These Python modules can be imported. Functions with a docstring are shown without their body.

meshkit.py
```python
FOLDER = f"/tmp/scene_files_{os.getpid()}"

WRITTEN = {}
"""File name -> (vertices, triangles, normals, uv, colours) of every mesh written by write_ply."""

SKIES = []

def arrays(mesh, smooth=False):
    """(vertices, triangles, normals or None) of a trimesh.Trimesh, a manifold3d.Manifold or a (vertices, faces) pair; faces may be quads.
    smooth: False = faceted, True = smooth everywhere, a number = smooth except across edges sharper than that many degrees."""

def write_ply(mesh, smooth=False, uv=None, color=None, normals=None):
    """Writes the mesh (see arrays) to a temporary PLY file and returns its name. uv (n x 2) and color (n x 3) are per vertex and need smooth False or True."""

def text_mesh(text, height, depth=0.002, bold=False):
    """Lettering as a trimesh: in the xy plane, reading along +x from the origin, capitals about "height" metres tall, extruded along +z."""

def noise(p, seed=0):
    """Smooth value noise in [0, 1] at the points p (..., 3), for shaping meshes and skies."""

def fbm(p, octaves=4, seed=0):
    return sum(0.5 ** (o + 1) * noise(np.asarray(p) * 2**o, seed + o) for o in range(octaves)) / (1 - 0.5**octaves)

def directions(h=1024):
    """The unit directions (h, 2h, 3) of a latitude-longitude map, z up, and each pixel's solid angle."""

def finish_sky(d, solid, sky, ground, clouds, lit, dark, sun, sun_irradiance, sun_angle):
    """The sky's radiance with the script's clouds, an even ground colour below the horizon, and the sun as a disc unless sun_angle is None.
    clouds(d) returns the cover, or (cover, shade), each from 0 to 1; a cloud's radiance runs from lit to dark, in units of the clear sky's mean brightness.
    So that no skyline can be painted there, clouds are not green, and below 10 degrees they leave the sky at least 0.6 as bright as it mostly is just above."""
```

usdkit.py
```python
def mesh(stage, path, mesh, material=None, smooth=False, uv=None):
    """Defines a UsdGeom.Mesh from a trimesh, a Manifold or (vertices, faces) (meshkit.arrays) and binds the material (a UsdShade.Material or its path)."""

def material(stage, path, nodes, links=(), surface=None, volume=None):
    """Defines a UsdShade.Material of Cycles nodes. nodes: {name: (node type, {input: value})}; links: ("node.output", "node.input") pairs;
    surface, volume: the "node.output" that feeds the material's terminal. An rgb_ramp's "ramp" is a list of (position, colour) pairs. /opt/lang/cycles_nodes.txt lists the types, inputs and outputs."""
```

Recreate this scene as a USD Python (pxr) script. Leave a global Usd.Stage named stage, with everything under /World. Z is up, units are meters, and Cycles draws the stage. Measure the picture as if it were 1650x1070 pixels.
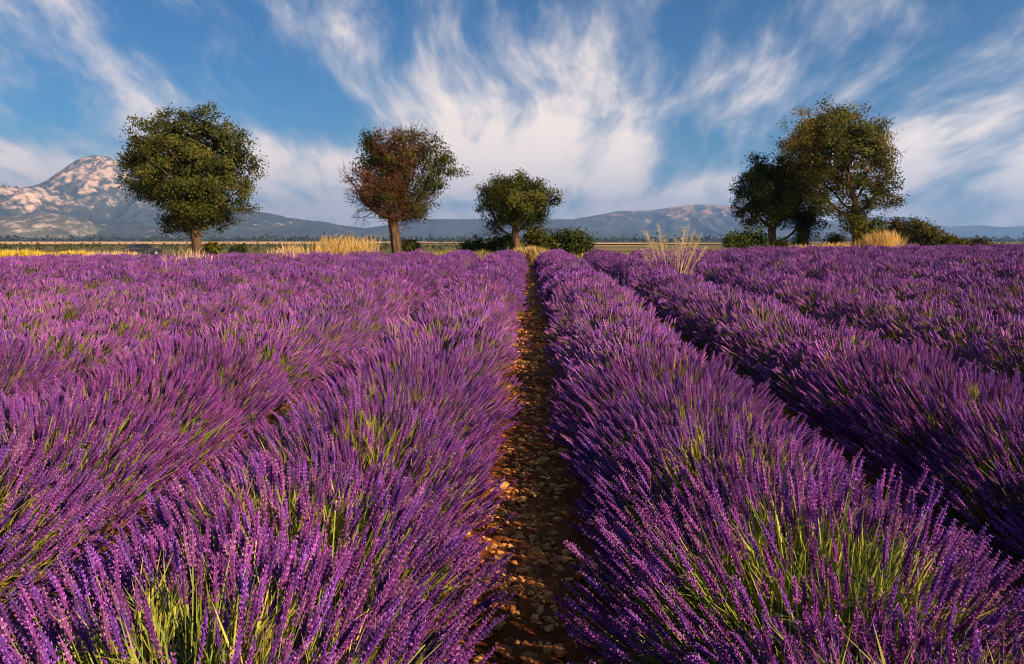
import math
import numpy as np
import trimesh
import usdkit
import meshkit
from scipy.spatial import cKDTree
from pxr import Usd, UsdGeom, UsdLux, UsdShade, Gf, Sdf, Vt

stage = Usd.Stage.CreateInMemory()
UsdGeom.Xform.Define(stage, '/World')

# ------------------------------------------------------------------ camera, sky, sun, exposure
EYE = 1.72                      # metres above the soil under the camera
F = 1150.0                      # focal length in pixels of the 1650 wide photograph
PX0, PY0 = 855.0, 385.0         # vanishing point of the rows in the photograph
EXPOSURE = 1.2
cam = UsdGeom.Camera.Define(stage, '/World/camera')
cam.CreateFocalLengthAttr(F / 1650 * 36)
cam.CreateHorizontalApertureAttr(36.0)
cam.CreateVerticalApertureAttr(36.0 * 664 / 1024)
cam.CreateHorizontalApertureOffsetAttr((825 - PX0) / 1650 * 36)
cam.CreateVerticalApertureOffsetAttr((PY0 - 535) / 1650 * 36)
cam.CreateClippingRangeAttr(Gf.Vec2f(0.05, 60000))
cam.CreateExposureAttr(EXPOSURE)
UsdGeom.Xformable(cam).AddTranslateOp().Set((0, 0, EYE))
UsdGeom.Xformable(cam).AddRotateXOp().Set(90.0)

SUN_EL, SUN_AZ = math.radians(28), math.radians(126)      # azimuth clockwise from +y (the view)
sun_dir = (math.cos(SUN_EL) * math.sin(SUN_AZ), math.cos(SUN_EL) * math.cos(SUN_AZ), math.sin(SUN_EL))
sun = UsdLux.DistantLight.Define(stage, '/World/sun')
sun.CreateNormalizeAttr(True)
sun.CreateIntensityAttr(1.25)
sun.CreateAngleAttr(0.5)
sun.CreateColorAttr((1.0, 0.74, 0.49))
UsdGeom.Xformable(sun).AddOrientOp().Set(Gf.Quatf(Gf.Rotation(Gf.Vec3d(0, 0, 1), Gf.Vec3d(*sun_dir)).GetQuat()))

LX1, LY1, LX2, LY2 = 12.1, 15.5, 6.76, 6.2
# sky: single scattering, deepened blue, with cirrus drawn out along the wind
sky_mat = usdkit.material(stage, '/World/Looks/sky', {
    "sky": ("sky_texture", {"sky_type": "single_scattering", "sun_disc": False, "sun_elevation": SUN_EL, "sun_rotation": SUN_AZ,
                            "aerosol_density": 0.35, "ozone_density": 2.5}),
    "sat": ("hsv", {"saturation": 1.25, "value": 0.62}), "deep": ("mix", {"mix_type": "multiply", "fac": 1.0, "color2": (0.44, 0.82, 1.0)}),
    "tc": ("texture_coordinate", {}), "s": ("separate_xyz", {}),
    "zz": ("math", {"math_type": "maximum", "value2": 0.0}),
    "zo": ("math", {"math_type": "add", "value2": 0.42}),
    "u": ("math", {"math_type": "divide"}), "v": ("math", {"math_type": "divide"}), "uv": ("combine_xyz", {}),
    # a slow bend of the streaks
    "warp": ("noise_texture", {"scale": 1.3, "detail": 2.0, "roughness": 0.5}),
    "wc": ("vector_math", {"math_type": "multiply_add", "vector2": (0.34, 0.34, 0), "vector3": (-0.17, -0.17, 0)}),
    "uvw": ("vector_math", {"math_type": "add"}),
    "map1": ("mapping", {"scale": (4.6, 1.7, 1.0), "location": (LX1, LY1, 4.0)}),
    "n1": ("noise_texture", {"scale": 1.0, "detail": 12.0, "roughness": 0.60}),
    "map2": ("mapping", {"scale": (1.1, 1.5, 1.0), "location": (LX2, LY2, 1.0)}),
    "n2": ("noise_texture", {"scale": 1.0, "detail": 3.0, "roughness": 0.5}),
    "map3": ("mapping", {"scale": (15.0, 4.5, 1.0), "location": (1.3, 0.2, 2.0)}),
    "n3": ("noise_texture", {"scale": 1.0, "detail": 8.0, "roughness": 0.6}),
    "hz": ("map_range", {"from_min": 0.0, "from_max": 0.40, "to_min": 0.13, "to_max": -0.10, "clamp": True}),
    "a1": ("math", {"math_type": "multiply", "value2": 0.75}),
    "a2": ("math", {"math_type": "multiply_add", "value2": 0.55}),
    "a3": ("math", {"math_type": "multiply_add", "value2": 0.18}),
    "sum": ("math", {"math_type": "add"}),
    "cov": ("map_range", {"range_type": "smoothstep", "from_min": 0.625, "from_max": 0.90, "to_min": 0.0, "to_max": 0.97, "clamp": True}),
    "cc": ("rgb_ramp", {"ramp": [(0.0, (3.8, 4.0, 4.7)), (0.4, (5.8, 5.4, 5.4)), (1.0, (9.8, 8.1, 6.9))]}),
    "mx": ("mix", {}),
    "bg": ("background_shader", {"strength": 0.06}),
}, [("sky.color", "sat.color"), ("sat.color", "deep.color1"), ("tc.generated", "s.vector"), ("s.z", "zz.value1"), ("zz.value", "zo.value1"),
    ("s.x", "u.value1"), ("zo.value", "u.value2"), ("s.y", "v.value1"), ("zo.value", "v.value2"),
    ("u.value", "uv.x"), ("v.value", "uv.y"), ("uv.vector", "warp.vector"), ("warp.color", "wc.vector1"),
    ("uv.vector", "uvw.vector1"), ("wc.vector", "uvw.vector2"),
    ("uvw.vector", "map1.vector"), ("map1.vector", "n1.vector"), ("uv.vector", "map2.vector"), ("map2.vector", "n2.vector"),
    ("uvw.vector", "map3.vector"), ("map3.vector", "n3.vector"),
    ("n1.fac", "a1.value1"), ("n2.fac", "a2.value1"), ("a1.value", "a2.value3"), ("n3.fac", "a3.value1"), ("a2.value", "a3.value3"),
    ("zz.value", "hz.value"), ("a3.value", "sum.value1"), ("hz.result", "sum.value2"), ("sum.value", "cov.value"),
    ("cov.result", "cc.fac"), ("cov.result", "mx.fac"), ("deep.color", "mx.color1"), ("cc.color", "mx.color2"), ("mx.color", "bg.color")],
    surface="bg.background")
dome = UsdLux.DomeLight.Define(stage, '/World/sky')
UsdShade.MaterialBindingAPI.Apply(dome.GetPrim()).Bind(sky_mat)
dome.GetPrim().SetCustomDataByKey('kind', 'structure')

# ------------------------------------------------------------------ helpers
COUNT = {}


def path_of(name, parent=None):
    base = (str(parent.GetPath()) if parent else '/World') + '/' + name
    k = COUNT.get(base, 0)
    COUNT[base] = k + 1
    return base if k == 0 else f'{base}_{k:03d}'


def tag(p, label=None, cat=None, group=None, kind=None):
    for k, v in (('label', label), ('category', cat), ('group', group), ('kind', kind)):
        if v:
            p.SetCustomDataByKey(k, v)
    return p


def thing(name, label, cat, loc=(0, 0, 0), rz=0.0, group=None):
    x = UsdGeom.Xform.Define(stage, path_of(name))
    x.AddTranslateOp().Set(tuple(map(float, loc)))
    if rz:
        x.AddRotateZOp().Set(math.degrees(rz))
    return tag(x.GetPrim(), label, cat, group)


def put(name, mesh, mat, parent=None, smooth=False, color=None, kind=None):
    m = usdkit.mesh(stage, path_of(name, parent), mesh, mat, smooth=smooth)
    if color is not None:
        UsdGeom.PrimvarsAPI(m).CreatePrimvar('displayColor', Sdf.ValueTypeNames.Color3fArray, 'vertex').Set(Vt.Vec3fArray.FromNumpy(np.asarray(color, np.float32)))
    if kind:
        tag(m.GetPrim(), kind=kind)
    return m.GetPrim()


class MB:
    """Collects vertices, triangles and vertex colours."""

    def __init__(self):
        self.v, self.f, self.c, self.n = [], [], [], 0

    def add(self, v, f, c):
        v, f = np.asarray(v, float).reshape(-1, 3), np.asarray(f, int).reshape(-1, 3)
        self.v.append(v)
        self.f.append(f + self.n)
        self.c.append(np.broadcast_to(np.asarray(c, float), (len(v), 3)))
        self.n += len(v)

    def get(self):
        return np.vstack(self.v), np.vstack(self.f), np.vstack(self.c)

    def put(self, name, mat, parent=None, smooth=False, kind=None):
        v, f, c = self.get()
        return put(name, (v, f), mat, parent, smooth, c, kind)


def tube(pts, rad, sides=4):
    p = np.asarray(pts, float)
    t = np.gradient(p, axis=0)
    t /= np.linalg.norm(t, axis=1, keepdims=True) + 1e-12
    ref = np.array([0.13, 0.21, 1.0]) if abs(t[:, 2]).mean() < 0.8 else np.array([1.0, 0.17, 0.11])
    a = np.cross(t, ref)
    a /= np.linalg.norm(a, axis=1, keepdims=True) + 1e-12
    b = np.cross(t, a)
    g = np.arange(sides) * 2 * np.pi / sides
    v = p[:, None] + np.broadcast_to(rad, (len(p),))[:, None, None] * (np.cos(g)[None, :, None] * a[:, None] + np.sin(g)[None, :, None] * b[:, None])
    f = []
    for i in range(len(p) - 1):
        for j in range(sides):
            k = (j + 1) % sides
            q = [i * sides + j, (i + 1) * sides + j, (i + 1) * sides + k, i * sides + k]
            f += [[q[0], q[2], q[1]], [q[0], q[3], q[2]]]
    return v.reshape(-1, 3), np.array(f)


def ground_z(x, y):
    x, y = np.asarray(x, float), np.asarray(y, float)
    t = np.clip(y / 30.0, 0, 1)
    base = 0.55 * (1 - (1 - t) ** 1.8)
    far = np.interp(y, [32, 45, 100, 300, 500, 900, 2000, 4000, 9000, 30000], [0, -0.1, -1.0, -2.1, -2.5, -2.6, -7.0, -14.0, -30.0, -120.0])
    tilt = 0.011 * np.clip(x, -26, 26) * t ** 1.5 * np.clip(1 - (y - 45) / 100, 0, 1)
    return base + far + tilt


def at(px, depth):
    return (px - PX0) / F * depth


def hgt(py, depth):
    return EYE - (py - PY0) / F * depth


def quat_z(d, spin=None):
    """Quaternions (w, x, y, z) that carry +z to the unit directions d, after a spin about z."""
    d = d / np.linalg.norm(d, axis=1, keepdims=True)
    w = np.sqrt(np.maximum((1 + d[:, 2]) / 2, 1e-9))
    q = np.stack([w, -d[:, 1] / (2 * w), d[:, 0] / (2 * w), np.zeros(len(d))], 1)
    if spin is not None:
        c, s = np.cos(spin / 2), np.sin(spin / 2)
        q = np.stack([q[:, 0] * c - q[:, 3] * s, q[:, 1] * c + q[:, 2] * s, q[:, 2] * c - q[:, 1] * s, q[:, 0] * s + q[:, 3] * c], 1)
    return q


# ------------------------------------------------------------------ materials
def mat(name, nodes, links, surface=None, volume=None):
    return usdkit.material(stage, '/World/Looks/' + name, nodes, links, surface, volume)


def leafy(name, trans=0.35, rough=0.6, lo=0.7, hi=1.3, spec=0.25, scale=1.0, hue=(0.5, 0.5)):
    """Vertex colour, varied from copy to copy and from place to place, with light passing through."""
    return mat(name, {
        "a": ("attribute", {"attribute": "displayColor"}), "o": ("object_info", {}), "g": ("geometry", {}),
        "nz": ("noise_texture", {"scale": scale, "detail": 2.0}),
        "r": ("map_range", {"to_min": lo, "to_max": hi}), "r2": ("map_range", {"from_min": 0.3, "from_max": 0.7, "to_min": 0.8, "to_max": 1.2}),
        "m": ("math", {"math_type": "multiply"}),
        "n2": ("noise_texture", {"scale": 0.5, "detail": 3.0}), "rh": ("map_range", {"from_min": 0.3, "from_max": 0.7, "to_min": hue[0], "to_max": hue[1]}),
        "hsv": ("hsv", {}), "p": ("principled_bsdf", {"roughness": rough, "specular_ior_level": spec}),
        "t": ("translucent_bsdf", {}), "mx": ("mix_closure", {"fac": trans})},
        [("o.random", "r.value"), ("g.position", "nz.vector"), ("nz.fac", "r2.value"), ("r.result", "m.value1"), ("r2.result", "m.value2"),
         ("g.position", "n2.vector"), ("n2.fac", "rh.value"), ("rh.result", "hsv.hue"), ("a.color", "hsv.color"), ("m.value", "hsv.value"), ("hsv.color", "p.base_color"), ("hsv.color", "t.color"),
         ("p.BSDF", "mx.closure1"), ("t.BSDF", "mx.closure2")], surface="mx.closure")


M_LAV = leafy('lavender_plant', 0.18, 0.7, 0.58, 1.42, 0.15, 1.1, hue=(0.485, 0.53))
M_LEAF = leafy('tree_leaf', 0.30, 0.6, 0.9, 1.1, 0.12, 0.8)
M_GRASS = leafy('dry_grass', 0.35, 0.6, 0.85, 1.15, 0.2, 1.5)


def barkish(name, c1, c2, scale):
    return mat(name, {
        "g": ("geometry", {}), "mp": ("mapping", {"scale": (scale, scale, scale * 0.22)}),
        "n": ("noise_texture", {"scale": 1.0, "detail": 8.0, "roughness": 0.65}),
        "r": ("rgb_ramp", {"ramp": [(0.3, c1), (0.7, c2)]}), "b": ("bump", {"strength": 0.7, "distance": 0.04}),
        "p": ("principled_bsdf", {"roughness": 0.9, "specular_ior_level": 0.15})},
        [("g.position", "mp.vector"), ("mp.vector", "n.vector"), ("n.fac", "r.fac"), ("n.fac", "b.height"), ("r.color", "p.base_color"), ("b.normal", "p.normal")], surface="p.BSDF")


M_BARK = barkish('bark', (0.025, 0.017, 0.011), (0.15, 0.088, 0.047), 9.0)
M_TWIG = barkish('twig_bark', (0.045, 0.02, 0.011), (0.125, 0.055, 0.027), 7.0)


def plain(name, color, rough=0.5, spec=0.5, **kw):
    return mat(name, {"p": ("principled_bsdf", {"base_color": color, "roughness": rough, "specular_ior_level": spec, **kw})}, [], surface="p.BSDF")


M_GROUND = mat('plain_ground', {
    "g": ("geometry", {}), "s": ("separate_xyz", {}),
    "n": ("noise_texture", {"scale": 0.9, "detail": 9.0, "roughness": 0.65}), "n2": ("noise_texture", {"scale": 0.004, "detail": 5.0, "roughness": 0.6}),
    "soil": ("rgb_ramp", {"ramp": [(0.3, (0.10, 0.042, 0.018)), (0.6, (0.24, 0.10, 0.04)), (0.75, (0.34, 0.17, 0.075))]}),
    "veg": ("rgb_ramp", {"ramp": [(0.35, (0.05, 0.06, 0.022)), (0.5, (0.12, 0.10, 0.04)), (0.62, (0.28, 0.2, 0.09))]}),
    "edge": ("map_range", {"from_min": 32.0, "from_max": 36.0, "clamp": True}), "mx": ("mix", {}),
    "b": ("bump", {"strength": 0.5, "distance": 0.05}), "p": ("principled_bsdf", {"roughness": 0.95, "specular_ior_level": 0.1})},
    [("g.position", "s.vector"), ("g.position", "n.vector"), ("g.position", "n2.vector"), ("n.fac", "soil.fac"), ("n2.fac", "veg.fac"), ("s.y", "edge.value"),
     ("edge.result", "mx.fac"), ("soil.color", "mx.color1"), ("veg.color", "mx.color2"), ("mx.color", "p.base_color"), ("n.fac", "b.height"), ("b.normal", "p.normal")], surface="p.BSDF")
M_SOIL = mat('stony_soil', {
    "g": ("geometry", {}), "n": ("noise_texture", {"scale": 14.0, "detail": 8.0, "roughness": 0.7}), "n2": ("noise_texture", {"scale": 3.0, "detail": 3.0}),
    "r": ("rgb_ramp", {"ramp": [(0.28, (0.045, 0.012, 0.004)), (0.5, (0.15, 0.045, 0.013)), (0.72, (0.32, 0.12, 0.035))]}),
    "ad": ("math", {"math_type": "multiply_add", "value2": 0.5}), "hf": ("math", {"math_type": "multiply", "value2": 0.5}),
    "b": ("bump", {"strength": 0.8, "distance": 0.03}), "p": ("principled_bsdf", {"roughness": 0.95, "specular_ior_level": 0.12})},
    [("g.position", "n.vector"), ("g.position", "n2.vector"), ("n2.fac", "hf.value1"), ("n.fac", "ad.value1"), ("hf.value", "ad.value3"), ("ad.value", "r.fac"),
     ("r.color", "p.base_color"), ("n.fac", "b.height"), ("b.normal", "p.normal")], surface="p.BSDF")


def stone_mat(name, a, b):
    return mat(name, {"g": ("geometry", {}), "n": ("noise_texture", {"scale": 45.0, "detail": 6.0, "roughness": 0.7}), "r": ("rgb_ramp", {"ramp": [(0.3, a), (0.7, b)]}),
                      "bp": ("bump", {"strength": 0.5, "distance": 0.008}), "p": ("principled_bsdf", {"roughness": 0.8, "specular_ior_level": 0.25})},
               [("g.position", "n.vector"), ("n.fac", "r.fac"), ("r.color", "p.base_color"), ("n.fac", "bp.height"), ("bp.normal", "p.normal")], surface="p.BSDF")


M_STONES = [stone_mat('ochre_stone', (0.34, 0.115, 0.022), (0.60, 0.26, 0.06)), stone_mat('rusty_stone', (0.20, 0.055, 0.013), (0.42, 0.145, 0.035)), stone_mat('pale_stone', (0.40, 0.17, 0.045), (0.66, 0.34, 0.10))]


def hill_mat(name, green1, green2, rock1, rock2, thr, scale, top=None, sx=1.0):
    """Wooded slopes with bare rock where the noise and the steepness allow it."""
    nodes = {
        "g": ("geometry", {}), "nm": ("separate_xyz", {}), "mp": ("mapping", {"scale": (scale * sx, scale * 0.6, scale * 1.35), "rotation": (0, 0.6, 0)}),
        "n": ("noise_texture", {"scale": 1.0, "detail": 10.0, "roughness": 0.72, "distortion": 0.3}),
        "n2": ("noise_texture", {"scale": 0.012, "detail": 8.0, "roughness": 0.75}),
        "gr": ("rgb_ramp", {"ramp": [(0.35, green1), (0.65, green2)]}), "rr": ("rgb_ramp", {"ramp": [(0.35, rock1), (0.65, rock2)]}),
        "steep": ("map_range", {"from_min": 0.95, "from_max": 0.6, "to_min": -0.06, "to_max": 0.10, "clamp": True}),
        "ps": ("separate_xyz", {}), "hh": ("map_range", {"from_min": top[0] if top else 0, "from_max": top[1] if top else 1, "to_min": 0.0, "to_max": top[2] if top else 0.0, "clamp": True}),
        "vc": ("attribute", {"attribute": "displayColor"}), "vs": ("separate_xyz", {}), "vr": ("map_range", {"from_min": 0.25, "from_max": 1.0, "to_min": -0.14, "to_max": 0.13, "clamp": True}), "a0": ("math", {"math_type": "add"}),
        "a": ("math", {"math_type": "add"}), "a2": ("math", {"math_type": "add"}),
        "f": ("map_range", {"range_type": "smoothstep", "from_min": thr - 0.03, "from_max": thr + 0.13, "clamp": True}),
        "mx": ("mix", {}), "b": ("bump", {"strength": 0.6, "distance": 25.0}), "p": ("principled_bsdf", {"roughness": 0.95, "specular_ior_level": 0.05})}
    return mat(name, nodes, [("g.position", "mp.vector"), ("mp.vector", "n.vector"), ("g.position", "n2.vector"), ("g.normal", "nm.vector"), ("nm.z", "steep.value"),
                             ("g.position", "ps.vector"), ("ps.z", "hh.value"), ("vc.color", "vs.vector"), ("vs.x", "vr.value"), ("n.fac", "a0.value1"), ("vr.result", "a0.value2"), ("a0.value", "a.value1"), ("steep.result", "a.value2"), ("a.value", "a2.value1"), ("hh.result", "a2.value2"),
                             ("a2.value", "f.value"), ("n2.fac", "gr.fac"), ("n2.fac", "rr.fac"), ("f.result", "mx.fac"), ("gr.color", "mx.color1"), ("rr.color", "mx.color2"),
                             ("mx.color", "p.base_color"), ("n2.fac", "b.height"), ("b.normal", "p.normal")], surface="p.BSDF")


# ------------------------------------------------------------------ ground, far fields, road
xs = np.unique(np.concatenate([np.linspace(-30, 30, 61), np.sign(np.linspace(-1, 1, 61)) * 30 * (1500 ** np.abs(np.linspace(-1, 1, 61)))]))
ys = np.unique(np.concatenate([np.linspace(-30, 0, 6), np.linspace(0, 50, 51), 50 * 600 ** np.linspace(0, 1, 70)]))
gx, gy = np.meshgrid(xs, ys)


def grid_faces(nu, nv):
    i = np.arange((nv - 1) * nu).reshape(nv - 1, nu)[:, :-1].ravel()
    return np.vstack([np.stack([i, i + 1, i + nu + 1], 1), np.stack([i, i + nu + 1, i + nu], 1)])


tag(put('ground', (np.stack([gx, gy, ground_z(gx, gy) - 0.02], -1).reshape(-1, 3), grid_faces(len(xs), len(ys))), M_GROUND, smooth=True), kind='structure')


def sheet(name, x0, x1, y0, y1, m, lift, nx=40, ny=12, skew=0.0):
    u, v = np.meshgrid(np.linspace(x0, x1, nx), np.linspace(0, 1, ny))
    y = y0 + v * (y1 - y0) + skew * (u - x0)
    p = np.stack([u, y, ground_z(u, y) + lift], -1).reshape(-1, 3)
    return tag(put(name, (p, grid_faces(nx, ny)), m, smooth=True), kind='structure')


M_STUBBLE = mat('stubble', {"g": ("geometry", {}), "n": ("noise_texture", {"scale": 0.02, "detail": 8.0, "roughness": 0.7}), "r": ("rgb_ramp", {"ramp": [(0.3, (0.42, 0.25, 0.12)), (0.7, (0.62, 0.42, 0.25))]}),
                            "p": ("principled_bsdf", {"roughness": 0.95, "specular_ior_level": 0.05})}, [("g.position", "n.vector"), ("n.fac", "r.fac"), ("r.color", "p.base_color")], surface="p.BSDF")
sheet('stubble_field', -760, -120, 430, 980, M_STUBBLE, 0.35)
sheet('stubble_field', -330, -40, 620, 760, M_STUBBLE, 0.45)
sheet('stubble_field', 38, 78, 415, 520, M_STUBBLE, 0.5)
sheet('stubble_field', 86, 122, 425, 510, M_STUBBLE, 0.5)
M_ROAD = plain('asphalt', (0.06, 0.058, 0.055), 0.85, 0.3)
sheet('road', -160, 160, 96, 102, M_ROAD, 0.03, nx=160)

# furrow between the two middle rows: fine, cloddy soil with loose stones
fx, fy = np.meshgrid(np.linspace(-0.55, 0.55, 56), np.concatenate([np.linspace(0.6, 6, 270), np.linspace(6.06, 31.5, 420)]))
fp = np.stack([fx, fy, np.zeros_like(fx)], -1)
fz = ground_z(fx, fy) - 0.03 + 0.07 * meshkit.fbm(fp * 9, 4, 3) + 0.045 * meshkit.fbm(fp * 38, 3, 5) * np.clip(1.4 - np.abs(fx) * 2, 0, 1)
furrow = tag(put('furrow_soil', (np.stack([fx, fy, fz], -1).reshape(-1, 3), grid_faces(fx.shape[1], fx.shape[0])), M_SOIL, smooth=True), kind='structure')
rng = np.random.default_rng(11)
ico = trimesh.creation.icosphere(1)
ico0 = trimesh.creation.icosahedron()


def stone(size, low=False):
    b = ico0 if low else ico
    v = np.array(b.vertices)
    k = rng.normal(size=(5, 3))
    k /= np.linalg.norm(k, axis=1, keepdims=True)
    for n in k:                                            # cut flats into it
        d = v @ n
        v = v - np.maximum(d - rng.uniform(0.45, 0.8), 0)[:, None] * n
    v = v * (1 + 0.18 * rng.normal(size=(len(v), 1)) * 0.6) * np.array([rng.uniform(0.8, 1.4), rng.uniform(0.7, 1.1), rng.uniform(0.45, 0.75)])
    a = rng.uniform(0, 6.28)
    r = np.array([[np.cos(a), -np.sin(a), 0], [np.sin(a), np.cos(a), 0], [0, 0, 1]])
    return (v * size) @ r.T, np.array(b.faces)


near_stones = []
for k in range(300):
    y = 2.35 + 3.2 * rng.uniform() ** 1.5
    x = rng.normal(-0.02, 0.17)
    s = rng.choice([0.014, 0.02, 0.028, 0.04], p=[0.3, 0.36, 0.24, 0.10]) * rng.uniform(0.8, 1.2)
    v, f = stone(s)
    z = float(ground_z(x, y)) - 0.03 + 0.07 * meshkit.fbm(np.array([[x, y, 0]]) * 9, 4, 3)[0] + 0.02
    put('stone', (v + [x, y, z + s * 0.25], f), M_STONES[rng.integers(3)], furrow)
for k in range(3):
    b = MB()
    for j in range(1500):
        y = 2.3 + 29 * rng.uniform() ** 1.25
        x = rng.normal(-0.02, 0.16)
        s = rng.uniform(0.012, 0.03) * (1 if y < 8 else 1.5)
        v, f = stone(s, True)
        z = float(ground_z(x, y)) + 0.015
        b.add(v + [x, y, z + s * 0.3], f, (1, 1, 1))
    v, f, _ = b.get()
    put('loose_stones', (v, f), M_STONES[k], furrow, kind='stuff')

# ------------------------------------------------------------------ mountains and hills
M_MOUNT = hill_mat('limestone_mountain', (0.028, 0.038, 0.03), (0.075, 0.085, 0.06), (0.38, 0.27, 0.20), (0.64, 0.47, 0.36), 0.63, 0.018, (170, 560, 0.13), 1.0)
M_FOOT = hill_mat('foothill_scrub', (0.06, 0.065, 0.04), (0.15, 0.14, 0.085), (0.30, 0.23, 0.17), (0.48, 0.38, 0.3), 0.57, 0.02)
M_HILL = hill_mat('wooded_hill', (0.035, 0.045, 0.03), (0.075, 0.08, 0.045), (0.30, 0.23, 0.16), (0.45, 0.36, 0.28), 0.70, 0.008)
M_BARE = hill_mat('bare_topped_hill', (0.04, 0.05, 0.032), (0.08, 0.085, 0.05), (0.30, 0.17, 0.11), (0.42, 0.27, 0.18), 0.63, 0.0055, (190, 440, 0.22))


def hill(name, pts, depth, front, back, m, rough, seed, n=(260, 150), gully=1.0):
    """A ridge whose crest follows heights given at places along it, with a front and a back slope."""
    px, py = np.array(pts, float).T
    cx = (px - PX0) / F * depth
    cz = EYE - (py - PY0) / F * depth
    x = np.linspace(cx[0], cx[-1], n[0])
    from scipy.interpolate import PchipInterpolator
    crest = PchipInterpolator(cx, cz)(x)
    t = np.linspace(-1, 1, n[1])
    X, T = np.meshgrid(x, t)
    Y = depth + np.where(T < 0, T * front, T * back)
    base = ground_z(X * 0, Y) - 8
    prof = np.where(T < 0, (1 - np.abs(T)) ** 1.25, np.cos(np.abs(T) * np.pi / 2) ** 1.2)
    P = np.stack([X, Y, np.zeros_like(X)], -1)
    rid = 1 - np.abs(2 * meshkit.fbm(P / (rough * 9) * np.array([1.7, 0.40, 1]) + meshkit.noise(P / (rough * 14), seed + 3)[..., None] * 1.2, 5, seed) - 1)
    fine = meshkit.fbm(P / (rough * 2.5), 4, seed + 7) - 0.5
    H = (crest[None] - base) * prof
    damp = np.clip(np.abs(T) * 5, 0, 1) * np.clip((1 - np.abs(T)) * 6, 0, 1)
    H = H * (1 + gully * damp * (rid - 1.0) * 0.95) + rough * 0.55 * fine * damp + rough * 0.08 * fine
    Z = base + np.maximum(H, 0)
    bare = np.repeat(rid.reshape(-1, 1), 3, 1)              # spines stand bare, gullies are wooded
    return tag(put(name, (np.stack([X, Y, Z], -1).reshape(-1, 3), grid_faces(*n)), m, smooth=True, color=bare), kind='structure')


hill('mountain', [(-700, 385), (-420, 335), (-200, 318), (-60, 314), (0, 308), (60, 297), (95, 276), (125, 256), (150, 249), (172, 251), (190, 262), (240, 292), (300, 314), (360, 328),
                  (420, 342), (480, 353), (560, 364), (660, 376), (760, 390)], 6200, 2600, 2500, M_MOUNT, 95, 5, (420, 230), 1.25)
hill('foothill', [(-520, 385), (-300, 362), (-80, 352), (40, 347), (80, 343), (110, 348), (140, 365), (170, 384), (200, 391)], 4300, 900, 900, M_FOOT, 40, 21, (200, 110))
hill('wooded_hills', [(330, 391), (430, 378), (520, 371), (590, 367), (630, 361), (680, 353), (730, 353), (770, 353), (830, 354), (900, 353), (1000, 362), (1150, 380), (1300, 391)], 8000, 2400, 2200, M_HILL, 70, 33, (320, 150))
hill('bare_hill', [(780, 391), (870, 366), (920, 354), (960, 347), (1000, 340), (1050, 338), (1090, 333), (1130, 329), (1170, 331), (1230, 340), (1300, 352), (1380, 366), (1480, 382), (1560, 391)], 9200, 3000, 2500, M_BARE, 80, 41, (320, 160))
hill('distant_ridge', [(1080, 391), (1250, 366), (1340, 356), (1400, 350), (1450, 349), (1490, 357), (1530, 365), (1580, 363), (1620, 366), (1680, 362), (1800, 357), (1950, 365), (2200, 385)], 12500, 2500, 2500, M_HILL, 70, 57, (300, 110), 0.5)

# ------------------------------------------------------------------ lavender
rng = np.random.default_rng(5)
C_STEM = np.array([0.23, 0.26, 0.045])
C_BUD = np.array([0.155, 0.036, 0.205])
C_FLOWER = np.array([0.40, 0.12, 0.435])


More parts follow.
